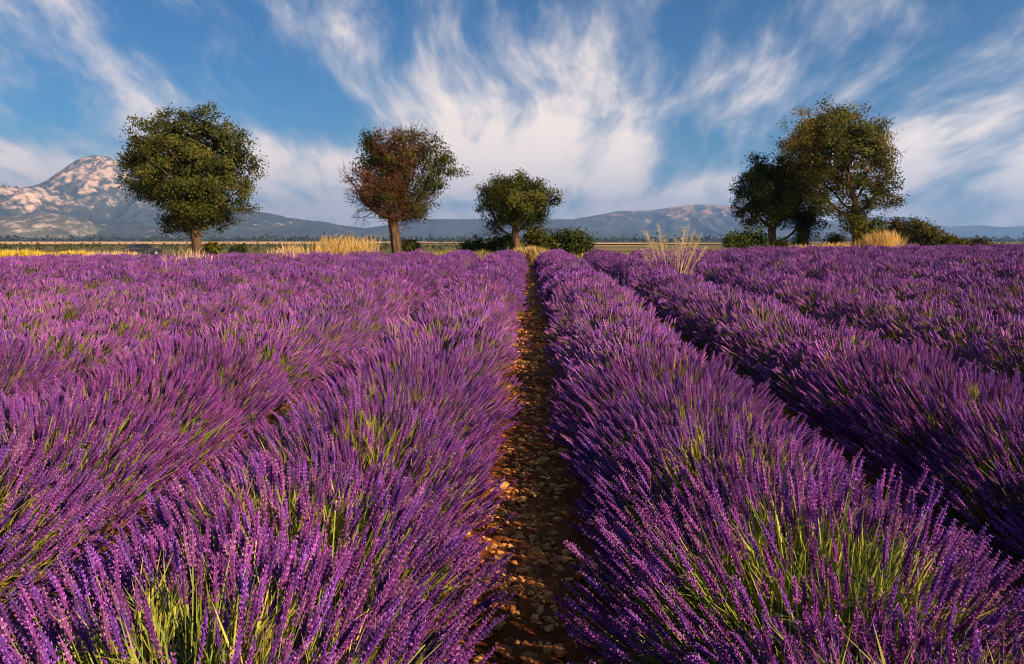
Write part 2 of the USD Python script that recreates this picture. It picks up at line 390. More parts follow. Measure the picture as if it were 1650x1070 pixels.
def lavender_stem(detail, head, stem_len, seed, gold=0.0, headless=False):
    """One stem with its flower head; the tip at the origin, the stem running down -z."""
    r = np.random.default_rng(seed)
    b = MB()
    bend = r.uniform(-0.035, 0.035, 2)
    tone = r.uniform(0.8, 1.2) * np.array([(1, 1, 1), (0.72, 0.95, 1.15), (1.2, 1.65, 0.95)][r.choice(3, p=[0.5, 0.27, 0.23])])
    cs = C_STEM * (1 - gold) + np.array([0.36, 0.27, 0.07]) * gold

    def axis(z):
        k = (z / stem_len) ** 2
        return np.stack([bend[0] * k, bend[1] * k, z], -1)
    sides, nseg = (3, 4) if detail > 0 else (3, 2)
    rad = 0.0017 if detail == 2 else 0.0024
    if headless:
        rad *= 1.25
    b.add(*tube(axis(np.linspace(-stem_len, -head * 0.4 if not headless else 0, nseg)), rad, sides), cs)
    if headless:
        return b.get()
    if detail == 2:
        b.add(*tube(axis(np.linspace(-head, 0, 6)), [0.002, 0.005, 0.006, 0.006, 0.0045, 0.001], 4), C_BUD * 0.9 * tone)
        whorls = max(5, int(head / 0.0135))
        zs = -head + head * np.linspace(0.0, 1.0, whorls) ** 0.9
        if r.uniform() < 0.5:
            zs = np.r_[zs, -head - r.uniform(0.02, 0.035)]
        for w, z in enumerate(zs):
            nfl = 6 if z < -0.012 else 4
            c0 = axis(np.array([z]))[0]
            g0 = r.uniform(0, 6.28)
            k = 1.0 if z < -head * 0.25 else 0.72
            for j in range(nfl):
                g = g0 + j * 2 * np.pi / nfl + r.uniform(-0.25, 0.25)
                out = np.array([np.cos(g), np.sin(g), 0])
                side = np.array([-np.sin(g), np.cos(g), 0])
                up = np.array([0, 0, 1.0])
                ln = r.uniform(0.0085, 0.0135) * k
                tip = c0 + out * ln * 0.95 + up * ln * r.uniform(0.35, 0.9)
                mid = c0 + out * ln * 0.6 + up * ln * 0.2
                wd = 0.0032 * k
                v = [c0 + out * 0.002, mid + side * wd, mid - side * wd, tip, mid - up * 0.0035 * k + out * 0.002]
                col = (C_BUD if r.uniform() < 0.45 else C_FLOWER) * tone * r.uniform(0.75, 1.25)
                b.add(v, [[0, 1, 3], [0, 3, 2], [0, 4, 1], [0, 2, 4], [1, 4, 3], [4, 2, 3]], col)
    else:
        n = 9 if detail == 1 else 5
        z = np.linspace(-head, 0, n)
        wav = np.where(np.arange(n) % 2 == 0, 0.62, 1.25)
        rad = 0.0092 * np.sin(np.linspace(0.5, 2.95, n)) ** 0.7 * wav * (1.0 if detail else 1.15)
        v, f = tube(axis(z), rad, 4 if detail == 1 else 3)
        col = np.repeat(np.where((np.arange(n) % 2 == 1)[:, None], C_FLOWER * 0.9, C_BUD * 1.05), 4 if detail == 1 else 3, 0) * tone
        b.add(v, f, col * r.uniform(0.85, 1.15, (len(col), 1)))
    return b.get()


KINDS = stage.CreateClassPrim('/World/lavender_kinds')
NEAR, NEAR_GREEN, MID, FAR = [], [], [], []
stem_class = stage.CreateClassPrim('/World/lavender_kinds/near')
stage.CreateClassPrim('/World/lavender_kinds/far')


def kind_mesh(path, v, f, c):
    m = usdkit.mesh(stage, path, (v, f), M_LAV)
    UsdGeom.PrimvarsAPI(m).CreatePrimvar('displayColor', Sdf.ValueTypeNames.Color3fArray, 'vertex').Set(Vt.Vec3fArray.FromNumpy(np.asarray(c, np.float32)))


for k in range(9):
    kind_mesh(f'/World/lavender_kinds/near/stem_{k}', *lavender_stem(2, 0.075 + 0.010 * k, 0.30 + 0.02 * (k % 4), 100 + k, (k % 3) * 0.35))
for k in range(3):
    kind_mesh(f'/World/lavender_kinds/near/green_{k}', *lavender_stem(2, 0.0, 0.26 + 0.05 * k, 200 + k, 0.15 * k, True))


def blade_clump(seed):
    """Narrow grey-green leaves at the heart of a bush, their roots at the origin."""
    r = np.random.default_rng(seed)
    b = MB()
    for k in range(16):
        d = np.array([*r.normal(0, 0.24, 2), 1.0])
        ln = r.uniform(0.12, 0.27)
        p0 = np.array([*r.uniform(-0.035, 0.035, 2), -0.05])
        m, q = p0 + d * ln * 0.55, p0 + d * ln + np.array([*r.normal(0, 0.03, 2), 0])
        g = r.uniform(0, 6.28)
        w = np.array([math.cos(g), math.sin(g), 0]) * r.uniform(0.0022, 0.0042)
        col = np.array([(0.22, 0.22, 0.03), (0.14, 0.17, 0.035), (0.36, 0.29, 0.06)][r.choice(3, p=[0.5, 0.3, 0.2])]) * r.uniform(0.75, 1.2)
        b.add([p0 - w, p0 + w, m - w * 0.9, m + w * 0.9, q], [[0, 1, 3], [0, 3, 2], [2, 3, 4]], col)
    return b.get()


for k in range(4):
    kind_mesh(f'/World/lavender_kinds/near/blades_{k}', *blade_clump(500 + k))


def tuft(detail, n, spread, seed, bare):
    r = np.random.default_rng(seed)
    b = MB()
    for k in range(n):
        hl = r.uniform() < bare
        v, f, c = lavender_stem(detail, r.uniform(0.06, 0.11), r.uniform(0.24, 0.34), seed * 97 + k, r.uniform(0, 0.7), hl)
        ax = r.normal(0, 0.14, 2)
        rz = r.uniform(0, 6.28)
        R = np.array(Gf.Matrix3d(Gf.Rotation(Gf.Vec3d(0, 0, 1), math.degrees(rz)) * Gf.Rotation(Gf.Vec3d(1, 0, 0), math.degrees(ax[0])) * Gf.Rotation(Gf.Vec3d(0, 1, 0), math.degrees(ax[1]))))
        off = np.array([r.uniform(-spread, spread), r.uniform(-spread, spread), -r.uniform(0, 0.07) - (0.05 if hl else 0)])
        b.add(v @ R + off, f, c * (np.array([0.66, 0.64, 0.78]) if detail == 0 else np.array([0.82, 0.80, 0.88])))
    return b.get()


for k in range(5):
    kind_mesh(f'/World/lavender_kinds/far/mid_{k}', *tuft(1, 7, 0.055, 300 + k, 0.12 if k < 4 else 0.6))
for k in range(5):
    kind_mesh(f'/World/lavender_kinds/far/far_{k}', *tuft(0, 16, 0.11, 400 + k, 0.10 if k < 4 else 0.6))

ROW_GAP, BUSH = 1.9, 0.92
HALF_W, HALF_L, TALL = 0.845, 0.84, 0.62


def shell(n, r, spare):
    """Directions over a low dome; spare thins out the middle of the top."""
    d = []
    while len(d) < n:
        u = r.normal(size=(n, 3))
        u[:, 2] = np.abs(u[:, 2])
        u /= np.linalg.norm(u, axis=1, keepdims=True)
        keep = r.uniform(size=n) < np.where(u[:, 2] > (0.80 if spare < 0.46 else 0.88), spare, 1.0)
        d += list(u[keep & (u[:, 2] > 0.04)])
    return np.array(d[:n])


def bush_stems(cx, cy, n, r, scale, spare, wind=0.05):
    """Tips and directions of the stems of one bush."""
    u = shell(n, r, spare)
    lump = 1 + 0.22 * (meshkit.noise(u * 2.2 + [cx * 3.1, cy * 1.7, 0], 9) - 0.5) + 0.10 * (meshkit.noise(u * 7 + [cx, cy, 0], 4) - 0.5)
    rad = scale * lump * (1 - 0.24 * r.uniform(size=n) ** 1.8 + 0.05 * r.normal(size=n))
    tip = u * np.array([HALF_W, HALF_L, TALL]) * rad[:, None]
    base = np.stack([u[:, 0] * 0.17, u[:, 1] * 0.17, np.full(n, -0.12)], 1)
    d = (tip - base) * np.array([1.0, 0.62, 1.0])
    d /= np.linalg.norm(d, axis=1, keepdims=True)
    d = d + r.normal(0, 0.085, (n, 3)) + np.array([-wind, 0, 0.10]) + np.array([0, 0, 0.34]) * (1 - u[:, 2:]) ** 1.5
    d /= np.linalg.norm(d, axis=1, keepdims=True)
    p = tip + np.array([cx, cy, 0])
    p[:, 2] += ground_z(p[:, 0] * 0 + cx, p[:, 1]) + 0.10
    return p, d, u


def mound(cx, y0, y1, r):
    """The dense leafy inside of a row."""
    ny = int((y1 - y0) / 0.12) + 2
    a = np.linspace(-1.45, 1.45, 15)
    y = np.linspace(y0, y1, ny)
    A, Y = np.meshgrid(a, y)
    ph = 0.5 + 0.5 * np.cos((Y - 2.6) / BUSH * 2 * np.pi)
    k = (0.50 + 0.08 * ph) * (1 + 0.35 * (meshkit.noise(np.stack([A * 4, Y * 9, A * 0 + cx], -1), 2) - 0.5))
    X = cx + np.sin(A) * HALF_W * k
    Z = ground_z(X * 0 + cx, Y) + 0.04 + np.cos(A) * TALL * k
    Z = np.where(np.abs(A) > 1.4, ground_z(X, Y) - 0.05, Z)
    v = np.stack([X, Y, Z], -1).reshape(-1, 3)
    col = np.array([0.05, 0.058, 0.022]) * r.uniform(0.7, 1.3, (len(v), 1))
    return v, grid_faces(15, ny), col


ORD = ['', 'first', 'second', 'third', 'fourth', 'fifth', 'sixth', 'seventh', 'eighth', 'ninth', 'tenth', 'eleventh', 'twelfth', 'thirteenth']


def instancer(parent, name, kinds, which, pos, quat, scl):
    pi = UsdGeom.PointInstancer.Define(stage, f'{parent.GetPath()}/{name}')
    sc = UsdGeom.Scope.Define(stage, f'{pi.GetPath()}/kinds')
    sc.GetPrim().GetReferences().AddInternalReference(f'/World/lavender_kinds/{kinds}')
    pi.CreatePrototypesRel().SetTargets([f'{pi.GetPath()}/kinds/{w}' for w in which[0]])
    pi.CreateProtoIndicesAttr(Vt.IntArray.FromNumpy(np.asarray(which[1], np.int32)))
    pi.CreatePositionsAttr(Vt.Vec3fArray.FromNumpy(pos.astype(np.float32)))
    pi.CreateOrientationsAttr(Vt.QuathArray([Gf.Quath(*map(float, q)) for q in quat]))
    pi.CreateScalesAttr(Vt.Vec3fArray.FromNumpy(np.repeat(scl[:, None], 3, 1).astype(np.float32)))
    tag(pi.GetPrim(), kind='stuff')


N_NEAR, D_NEAR, D_MID = 1400, 6.2, 13.0


def lavender_row(side, k):
    cx = side * ((1.0 if k == 1 else 0.96) + ROW_GAP * (k - 1)) + 0.02
    y_end = 31.0 + (3.0 if cx > 9 else 0.0) + 0.35 * math.sin(k * 2.3 + side)
    y_start = max(0.25, (abs(cx) - 1.0) / 0.74 - 1.6)
    where = 'right' if side > 0 else 'left'
    extra = {(-1, 1): 'nearest long lavender row along the left edge of the stony furrow', (1, 1): 'nearest long lavender row along the right edge of the stony furrow'}
    row = thing('lavender_row', extra.get((side, k), f'purple lavender row, {ORD[k]} to the {where} of the stony furrow'), 'lavender row', group='lavender rows of the field')
    r = np.random.default_rng(1000 + side * 50 + k)
    v, f, c = mound(cx, y_start - 0.4, y_end, r)
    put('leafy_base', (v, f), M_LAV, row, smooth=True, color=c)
    near, mid, far, lf = [], [], [], []
    i0, i1 = int(math.floor((y_start - 2.6) / BUSH)), int(math.ceil((y_end - 0.5 - 2.6) / BUSH))
    for i in range(i0, i1):
        cy = 2.6 + BUSH * (i + (0.0 if side > 0 else 0.35) + 0.13 * k * (k > 1)) + r.uniform(-0.06, 0.06)
        green = r.uniform() ** 2.2
        if k == 1 and cy < 4:
            green = 0.78 if abs(cy - (2.6 if side > 0 else 2.0)) < 0.2 else 0.62
        spare = 0.97 - 0.62 * green
        scale = r.uniform(0.95, 1.06) * (0.86 if side > 0 and k == 1 and cy < 2.2 else 1.0)
        if cy > D_MID:
            n = 150
        elif cy > D_NEAR:
            n = 290
        else:
            n = N_NEAR
        p, d, u = bush_stems(cx, cy, n, r, scale, spare)
        p0, d0, u0 = bush_stems(cx, cy, int(n * (0.05 + 0.22 * green)), r, scale * 0.80, 1.0)
        top = u0[:, 2] > 0.3
        p0, d0 = p0[top], d0[top]
        if cy <= D_NEAR:                               # leaves over the heart of the bush
            pl, _, ul = bush_stems(cx, cy, int(70 + 95 * green), r, 0.62, 1.0)
            lf.append((pl, ul + np.array([0, 0, 0.5])))
        (far if cy > D_MID else mid if cy > D_NEAR else near).append((p, d, p0, d0))
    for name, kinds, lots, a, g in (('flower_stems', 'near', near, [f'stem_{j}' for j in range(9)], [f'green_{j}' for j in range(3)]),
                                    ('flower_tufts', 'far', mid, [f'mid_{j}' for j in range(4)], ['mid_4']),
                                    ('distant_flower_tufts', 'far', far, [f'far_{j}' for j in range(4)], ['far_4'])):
        if not lots:
            continue
        P, D = np.vstack([x[0] for x in lots]), np.vstack([x[1] for x in lots])
        G, H = np.vstack([x[2] for x in lots]), np.vstack([x[3] for x in lots])
        pos, dr = np.vstack([P, G]), np.vstack([D, H])
        idx = np.r_[r.integers(0, len(a), len(P)), len(a) + r.integers(0, len(g), len(G))]
        q = quat_z(dr, r.uniform(0, 6.28, len(dr)))
        s = r.uniform(0.85, 1.15, len(dr))
        keep = np.ones(len(pos), bool)
        if name == 'flower_stems' and k <= 2:          # the stems that show largest are parts of their own
            dist = np.linalg.norm(pos - [0, 0, EYE], axis=1)
            seen = (np.abs(pos[:, 0] / np.maximum(pos[:, 1], 0.01) + 0.03) < 0.70) & ((EYE - pos[:, 2]) / np.maximum(pos[:, 1], 0.01) < 0.585) & (idx < len(a)) & (pos[:, 1] > 0.5)
            order = np.argsort(np.where(seen, dist + 0.8 * (pos[:, 2] < ground_z(cx, pos[:, 1]) + 0.35), 1e9))[:300]
            for j in order:
                m = UsdGeom.Mesh.Define(stage, path_of('flower_stem', row))
                m.GetPrim().GetReferences().AddInternalReference(f'/World/lavender_kinds/near/{a[idx[j]]}')
                m.AddTranslateOp().Set(tuple(map(float, pos[j])))
                m.AddOrientOp().Set(Gf.Quatf(*map(float, q[j])))
                m.AddScaleOp().Set((float(s[j]),) * 3)
            keep[order] = False
        instancer(row, name, kinds, (a + g, idx[keep]), pos[keep], q[keep], s[keep])
    if lf:
        P, D = np.vstack([x[0] for x in lf]), np.vstack([x[1] for x in lf])
        instancer(row, 'leaf_blades', 'near', ([f'blades_{j}' for j in range(4)], r.integers(0, 4, len(P))), P, quat_z(D, r.uniform(0, 6.28, len(D))), r.uniform(0.7, 1.15, len(D)))


for k in range(1, 13):
    for side in (-1, 1):
        lavender_row(side, k)
# REST
# ------------------------------------------------------------------ trees
C_OLIVE = np.array([0.024, 0.036, 0.007])
C_LIGHT = np.array([0.115, 0.112, 0.015])
C_YELLOW = np.array([0.30, 0.20, 0.035])
C_DARK = np.array([0.028, 0.045, 0.012])
C_BROWN = np.array([0.14, 0.062, 0.022])


def blob_points(blobs, depth, n, r, thick=0.9, shell_bias=0.45):
    """Points through ellipsoids given as (x, y, half width, half height) seen in the photograph, set at their real distance."""
    b = np.array(blobs, float)[:, :4]
    w = b[:, 2] * b[:, 3] * np.minimum(b[:, 2], b[:, 3])
    k = r.choice(len(b), n, p=w / w.sum())
    u = r.normal(size=(n, 3))
    u /= np.linalg.norm(u, axis=1, keepdims=True)
    u *= (r.uniform(size=(n, 1)) ** shell_bias) * (0.66 + 0.68 * meshkit.noise(u * 2.3 + (b[k, :1] * 1.7) % 11, 17))[:, None]
    rx, rz = b[k, 2] / F * depth, b[k, 3] / F * depth
    ry = np.sqrt(rx * rz) * thick
    cx, cz = at(b[k, 0], depth), hgt(b[k, 1], depth)
    # blobs nearer the edge of the crown keep to its middle depth
    return np.stack([cx + u[:, 0] * rx, depth + u[:, 1] * ry, cz + u[:, 2] * rz], 1), k


def colonize(attr, start, r, step=0.25, reach=2.6, kill=0.42, turns=160, wob=0.10):
    """Grows limbs from the start polyline towards the points (space colonisation)."""
    pos = [np.array(p, float) for p in start]
    par = [-1] + list(range(len(start) - 1))
    alive = np.ones(len(attr), bool)
    tree_n, d_best, i_best = 0, np.full(len(attr), 1e9), np.zeros(len(attr), int)
    for _ in range(turns):
        new = np.array(pos[tree_n:])
        if len(new):
            t = cKDTree(new)
            d, i = t.query(attr)
            better = d < d_best
            d_best[better], i_best[better] = d[better], i[better] + tree_n
            tree_n = len(pos)
        alive &= d_best > kill
        use = alive & (d_best < reach)
        if not use.any():
            if not alive.any():
                break
            use = alive & (d_best <= d_best[alive].min() + 0.3)
        grow = {}
        for a, i in zip(attr[use], i_best[use]):
            v = a - pos[i]
            grow.setdefault(int(i), []).append(v / (np.linalg.norm(v) + 1e-9))
        n0 = len(pos)
        for i, vs in grow.items():
            v = np.mean(vs, 0) + r.normal(0, wob, 3)
            v = v / (np.linalg.norm(v) + 1e-9)
            q = pos[i] + v * step
            pos.append(q)
            par.append(i)
        if len(pos) == n0 or len(pos) > 9000:
            break
    return np.array(pos), np.array(par)


def limbs(pos, par, tip_r, trunk_r, mb, color, power=1.9):
    """Tubes over the grown skeleton, thickening towards the root."""
    n = len(pos)
    kids = [[] for _ in range(n)]
    for i, p in enumerate(par):
        if p >= 0:
            kids[p].append(i)
    load = np.zeros(n)
    for i in range(n - 1, -1, -1):
        load[i] = 1.0 if not kids[i] else sum(load[k] for k in kids[i])
    rad = tip_r * load ** (1 / power)
    rad = np.minimum(rad, trunk_r) if rad[0] < trunk_r else rad * 1.0
    rad = tip_r + (rad - tip_r) * (trunk_r - tip_r) / max(rad[0] - tip_r, 1e-6)
    main = [max(k, key=lambda j: load[j]) if k else -1 for k in kids]
    for i in range(n):
        if par[i] >= 0 and main[par[i]] == i:
            continue
        chain = [par[i], i] if par[i] >= 0 else [i]
        while main[chain[-1]] >= 0:
            chain.append(main[chain[-1]])
        if len(chain) < 2:
            continue
        p, q = pos[chain], rad[chain].copy()
        if par[i] >= 0:
            q[0] = min(q[0], q[1] * 1.25)
        if len(p) > 3:
            p[1:-1] = 0.25 * p[:-2] + 0.5 * p[1:-1] + 0.25 * p[2:]
        mb.add(*tube(p, q, 7 if q.max() > 0.08 else 4 if q.max() > 0.025 else 3), color)
    return rad, kids


def leaves(centres, per, sigma, size, cols, r, mb, middle=None):
    """Folded leaf faces scattered round each centre."""
    n = len(centres) * per
    c = np.repeat(centres, per, 0) + r.normal(0, sigma, (n, 3)) * np.array([1, 1, 0.8])
    d = r.normal(size=(n, 3)) + np.array([0, 0, 0.1])
    if middle is not None:
        o = c - middle
        d = d + 0.5 * o / (np.linalg.norm(o, axis=1, keepdims=True) + 1e-9)
    d /= np.linalg.norm(d, axis=1, keepdims=True)
    s = np.cross(d, r.normal(size=(n, 3)))
    if middle is not None:                     # the blades turn their faces to the outside of the crown
        nrm = o / (np.linalg.norm(o, axis=1, keepdims=True) + 1e-9) + 0.75 * r.normal(size=(n, 3)) / 1.7
        d = r.normal(size=(n, 3)) - [0, 0, 0.5]
        d -= nrm * (d * nrm).sum(1, keepdims=True) / (nrm ** 2).sum(1, keepdims=True)
        d /= np.linalg.norm(d, axis=1, keepdims=True)
        s = np.cross(d, nrm)
    s /= np.linalg.norm(s, axis=1, keepdims=True)
    up = np.cross(s, d)
    ln = size * r.uniform(0.6, 1.35, (n, 1))
    w = ln * 0.36
    v = np.stack([c, c + d * ln * 0.5 + s * w + up * w * 0.3, c + d * ln, c + d * ln * 0.5 - s * w + up * w * 0.3], 1).reshape(-1, 3)
    i = np.arange(n)[:, None] * 4
    f = np.vstack([i + [0, 1, 2], i + [0, 2, 3]])
    col = np.repeat(np.repeat(np.asarray(cols, float).reshape(-1, 3) * np.ones((len(centres), 1)), per, 0) * r.uniform(0.7, 1.35, (n, 1)), 4, 0)
    mb.add(v, f, col)


def gap(p, seed, scale, thr):
    return meshkit.noise(p / scale, seed) > thr


def leaf_tone(p, r, seed, yellow=None):
    k = np.clip(meshkit.fbm(p / 0.9, 3, seed) * 2.2 - 0.65 + 0.25 * r.normal(size=len(p)), 0, 1)[:, None]
    c = C_OLIVE * (1 - k) + C_LIGHT * k
    if yellow is not None:
        y = np.clip(yellow + 0.25 * r.normal(size=len(p)), 0, 0.9)[:, None]
        c = c * (1 - y) + C_YELLOW * y
    return c


def tree(name, label, base_px, depth, fork_py, trunk_w, blobs, n_attr, leaf_of, seed, bare=(), lean=0.0, step=0.25, per=26, sigma=0.20, size=0.15, thr=0.27, group='trees along the far edge of the field', fork=None):
    r = np.random.default_rng(seed)
    bx = at(base_px, depth)
    bz = float(ground_z(bx, depth))
    t = thing(name, label, 'tree', (bx, depth, bz), group=group)
    loc = np.array([bx, depth, bz])
    A, k = blob_points(blobs, depth, n_attr, r)
    ok = gap(A, seed, 0.62, thr)
    A, k = A[ok], k[ok]
    fz = hgt(fork_py, depth)
    start = [(bx + lean * s * (fz - bz) + 0.05 * math.sin(s * 5), depth, bz - 0.1 + s * (fz - bz + 0.1)) for s in np.linspace(0, 1, 6)]
    allA = A
    if len(bare):
        B, _ = blob_points(bare, depth, max(60, int(n_attr * 0.22)), r, shell_bias=0.8)
        allA = np.vstack([A, B])
    pos, par = colonize(allA, start, r, step)
    mb = MB()
    rad, kids = limbs(pos, par, 0.010, trunk_w / 2, mb, (1, 1, 1))
    # root flare
    for g in np.linspace(0, 2 * np.pi, 6)[:-1]:
        q = np.array([math.cos(g), math.sin(g), 0])
        mb.add(*tube([loc + q * trunk_w * 0.72 + [0, 0, -0.06], loc + q * trunk_w * 0.34 + [0, 0, 0.12], loc + q * trunk_w * 0.2 + [0, 0, 0.5]], [trunk_w * 0.10, trunk_w * 0.22, trunk_w * 0.2], 6), (1, 1, 1))
    v, f, _ = mb.get()
    put('trunk', (v - loc, f), M_BARK, t, smooth=50)
    lm, tw = MB(), MB()
    leaf_of(A, k, r, lm, tw, pos, par, kids, A.mean(0))
    if lm.n:
        v, f, c = lm.get()
        put('crown', (v - loc, f), M_LEAF, t, color=c, kind='stuff')
    if tw.n:
        v, f, c = tw.get()
        put('dead_twigs', (v - loc, f), M_TWIG, t, color=c, kind='stuff')
    return t


def twigs(ends, dirs, n, length, r, mb):
    """Sprays of thin bare twigs."""
    for e, d in zip(ends, dirs):
        for _ in range(n):
            v = d + r.normal(0, 0.55, 3)
            v = v / np.linalg.norm(v)
            ln = length * r.uniform(0.5, 1.3)
            m = e + v * ln * 0.5 + r.normal(0, 0.04, 3)
            q = e + v * ln + [0, 0, 0.05]
            mb.add(*tube([e, m, q], [0.012, 0.009, 0.004], 3), (1, 1, 1))
            s = m + (v + r.normal(0, 0.6, 3)) * ln * 0.45
            mb.add(*tube([m, s], [0.008, 0.004], 3), (1, 1, 1))


def all_leafy(per, sigma, size, seed, yellow=None, thr_leaf=0.0):
    def fn(A, k, r, lm, tw, pos, par, kids, mid):
        y = yellow(A) if yellow else None
        keep = np.ones(len(A), bool) if not thr_leaf else meshkit.noise(A / 1.0, seed + 3) > thr_leaf
        leaves(A[keep], per, sigma, size, leaf_tone(A, r, seed, y)[keep], r, lm, mid)
    return fn


tree('broad_tree', 'big dense round-crowned dark green tree in front of the rocky mountain', 317, 38.0, 372, 0.50,
     [(308, 270, 92, 84), (283, 202, 34, 30), (335, 196, 31, 29), (372, 228, 34, 28), (395, 250, 24, 26), (228, 255, 36, 32), (212, 270, 22, 24), (395, 285, 27, 36), (400, 328, 17, 11), (310, 345, 58, 36), (272, 350, 28, 26), (355, 335, 42, 26), (250, 300, 36, 26)],
     960, all_leafy(105, 0.20, 0.122, 31), 31, thr=0.38)


def half_dead(A, k, r, lm, tw, pos, par, kids, mid):
    green = (np.isin(k, [3, 4, 5, 6, 7, 8, 9, 10]) & (r.uniform(size=len(A)) < 0.82)) | (r.uniform(size=len(A)) < 0.24)
    leaves(A[green], 74, 0.18, 0.11, leaf_tone(A[green], r, 47), r, lm, mid)
    brown = A[~green]
    leaves(brown, 34, 0.22, 0.085, C_BROWN * r.uniform(0.6, 1.3, (len(brown), 1)), r, lm, None)
    b = brown[r.integers(0, len(brown), 520)]
    up = b - np.array([at(638, 37.0), 37.0, hgt(365, 37.0)])
    twigs(b - up * 0.05, up / np.linalg.norm(up, axis=1, keepdims=True), 3, 0.85, r, tw)
    ends = np.array([i for i in range(len(pos)) if not kids[i]])
    d = pos[ends] - pos[par[ends]]
    d /= np.linalg.norm(d, axis=1, keepdims=True) + 1e-9
    ink = cKDTree(A[green]).query(pos[ends])[0] > 0.35
    twigs(pos[ends][ink], d[ink], 5, 0.62, r, tw)


tree('half_dead_tree', 'half-dead tree with brown bare twigs amid green leaf clumps', 638, 37.0, 376, 0.52,
     [(622, 302, 50, 44), (648, 252, 42, 42), (645, 335, 34, 34), (602, 230, 28, 22), (610, 258, 24, 28), (674, 222, 34, 18), (704, 258, 26, 28), (726, 277, 30, 8), (692, 298, 24, 30), (579, 272, 15, 9), (668, 330, 24, 22), (600, 318, 30, 24)],
     760, half_dead, 47, bare=[(566, 292, 26, 20), (566, 285, 24, 16), (585, 322, 26, 26), (552, 280, 12, 10), (590, 345, 20, 18), (700, 318, 18, 10), (640, 222, 25, 14)], step=0.22, thr=0.22)

tree('small_round_tree', 'small neat round-crowned tree with forked pale trunk at the furrow end', 834, 35.0, 392, 0.36,
     [(833, 328, 60, 38), (806, 304, 36, 23), (838, 297, 40, 19), (868, 322, 30, 28), (796, 338, 28, 30), (800, 368, 18, 14), (845, 352, 40, 16)],
     430, all_leafy(80, 0.16, 0.092, 53), 53, step=0.2, thr=0.2, lean=0.0)

tree('shaded_tree', 'lower dark green tree standing left against the tall right-hand tree', 1245, 41.0, 372, 0.48,
     [(1248, 312, 56, 50), (1206, 312, 26, 34), (1225, 275, 32, 22), (1272, 285, 44, 38), (1235, 348, 42, 24), (1292, 335, 38, 38), (1205, 345, 20, 20), (1300, 368, 20, 14)],
     560, all_leafy(100, 0.19, 0.12, 61), 61, thr=0.34)


def right_leaf(A, k, r, lm, tw, pos, par, kids, mid):
    xpx = A[:, 0] * F / A[:, 1] + PX0
    ypx = PY0 - (A[:, 2] - EYE) * F / A[:, 1]
    y = np.clip((1335 - xpx) / 70, 0, 1) * np.clip((300 - ypx) / 60, 0, 1) * 0.75
    core = ((xpx - 1370) / 45) ** 2 + ((ypx - 285) / 55) ** 2 < 1
    keep = np.where(core, r.uniform(size=len(A)) < 0.36, True)
    leaves(A[keep], 78, 0.20, 0.115, leaf_tone(A, r, 71, y)[keep] * 1.1, r, lm, mid)
    ends = np.array([i for i in range(len(pos)) if not kids[i]])
    d = pos[ends] - pos[par[ends]]
    d /= np.linalg.norm(d, axis=1, keepdims=True) + 1e-9
    ink = cKDTree(A[keep]).query(pos[ends])[0] > 0.45
    twigs(pos[ends][ink], d[ink], 4, 0.6, r, tw)


tree('tall_tree', 'tall tree with yellowing leaves on its left and bare twigs on its right', 1381, 39.0, 350, 0.46,
     [(1352, 235, 78, 62), (1330, 188, 46, 28), (1298, 225, 38, 36), (1395, 225, 34, 30), (1418, 255, 24, 28), (1415, 300, 38, 38), (1350, 300, 62, 45), (1388, 335, 30, 16), (1305, 285, 36, 30), (1430, 318, 22, 18), (1345, 345, 22, 16)],
     1250, right_leaf, 71, bare=[(1450, 246, 12, 16), (1440, 258, 10, 10), (1420, 225, 20, 18)], step=0.25, thr=0.38)


# ------------------------------------------------------------------ shrubs
def shrub(name, label, blobs, depth, n, seed, size=0.12, cols=None, stems=7, group='shrubs along the far edge of the field', per=24):
    r = np.random.default_rng(seed)
    px = np.mean([b[0] for b in blobs])
    bx = at(px, depth)
    loc = np.array([bx, depth, float(ground_z(bx, depth))])
    t = thing(name, label, 'shrub', loc, group=group)
    A, k = blob_points(blobs, depth, n, r, thick=0.8)
    A = A[gap(A, seed, 0.5, 0.25)]
    A[:, 2] = np.maximum(A[:, 2], ground_z(A[:, 0], A[:, 1]) + 0.1)
    mb = MB()
    tone = leaf_tone(A, r, seed) * (1 if cols is None else cols)
    leaves(A, per, 0.13, size, tone, r, mb, A.mean(0) - [0, 0, 0.3])
    st = MB()
    for q in A[r.integers(0, len(A), stems * 3)]:
        b0 = np.array([bx + (q[0] - bx) * 0.55, depth + r.normal(0, 0.15), 0])
        b0[2] = ground_z(b0[0], b0[1]) - 0.05
        st.add(*tube([b0, (b0 + q) / 2 + [0, 0, 0.1], q], [0.03, 0.022, 0.008], 4), (1, 1, 1))
    v, f, _ = st.get()
    put('stem', (v - loc, f), M_TWIG, t, smooth=True, kind='stuff')
    v, f, c = mb.get()
    put('foliage', (v - loc, f), M_LEAF, t, color=c, kind='stuff')
    return t


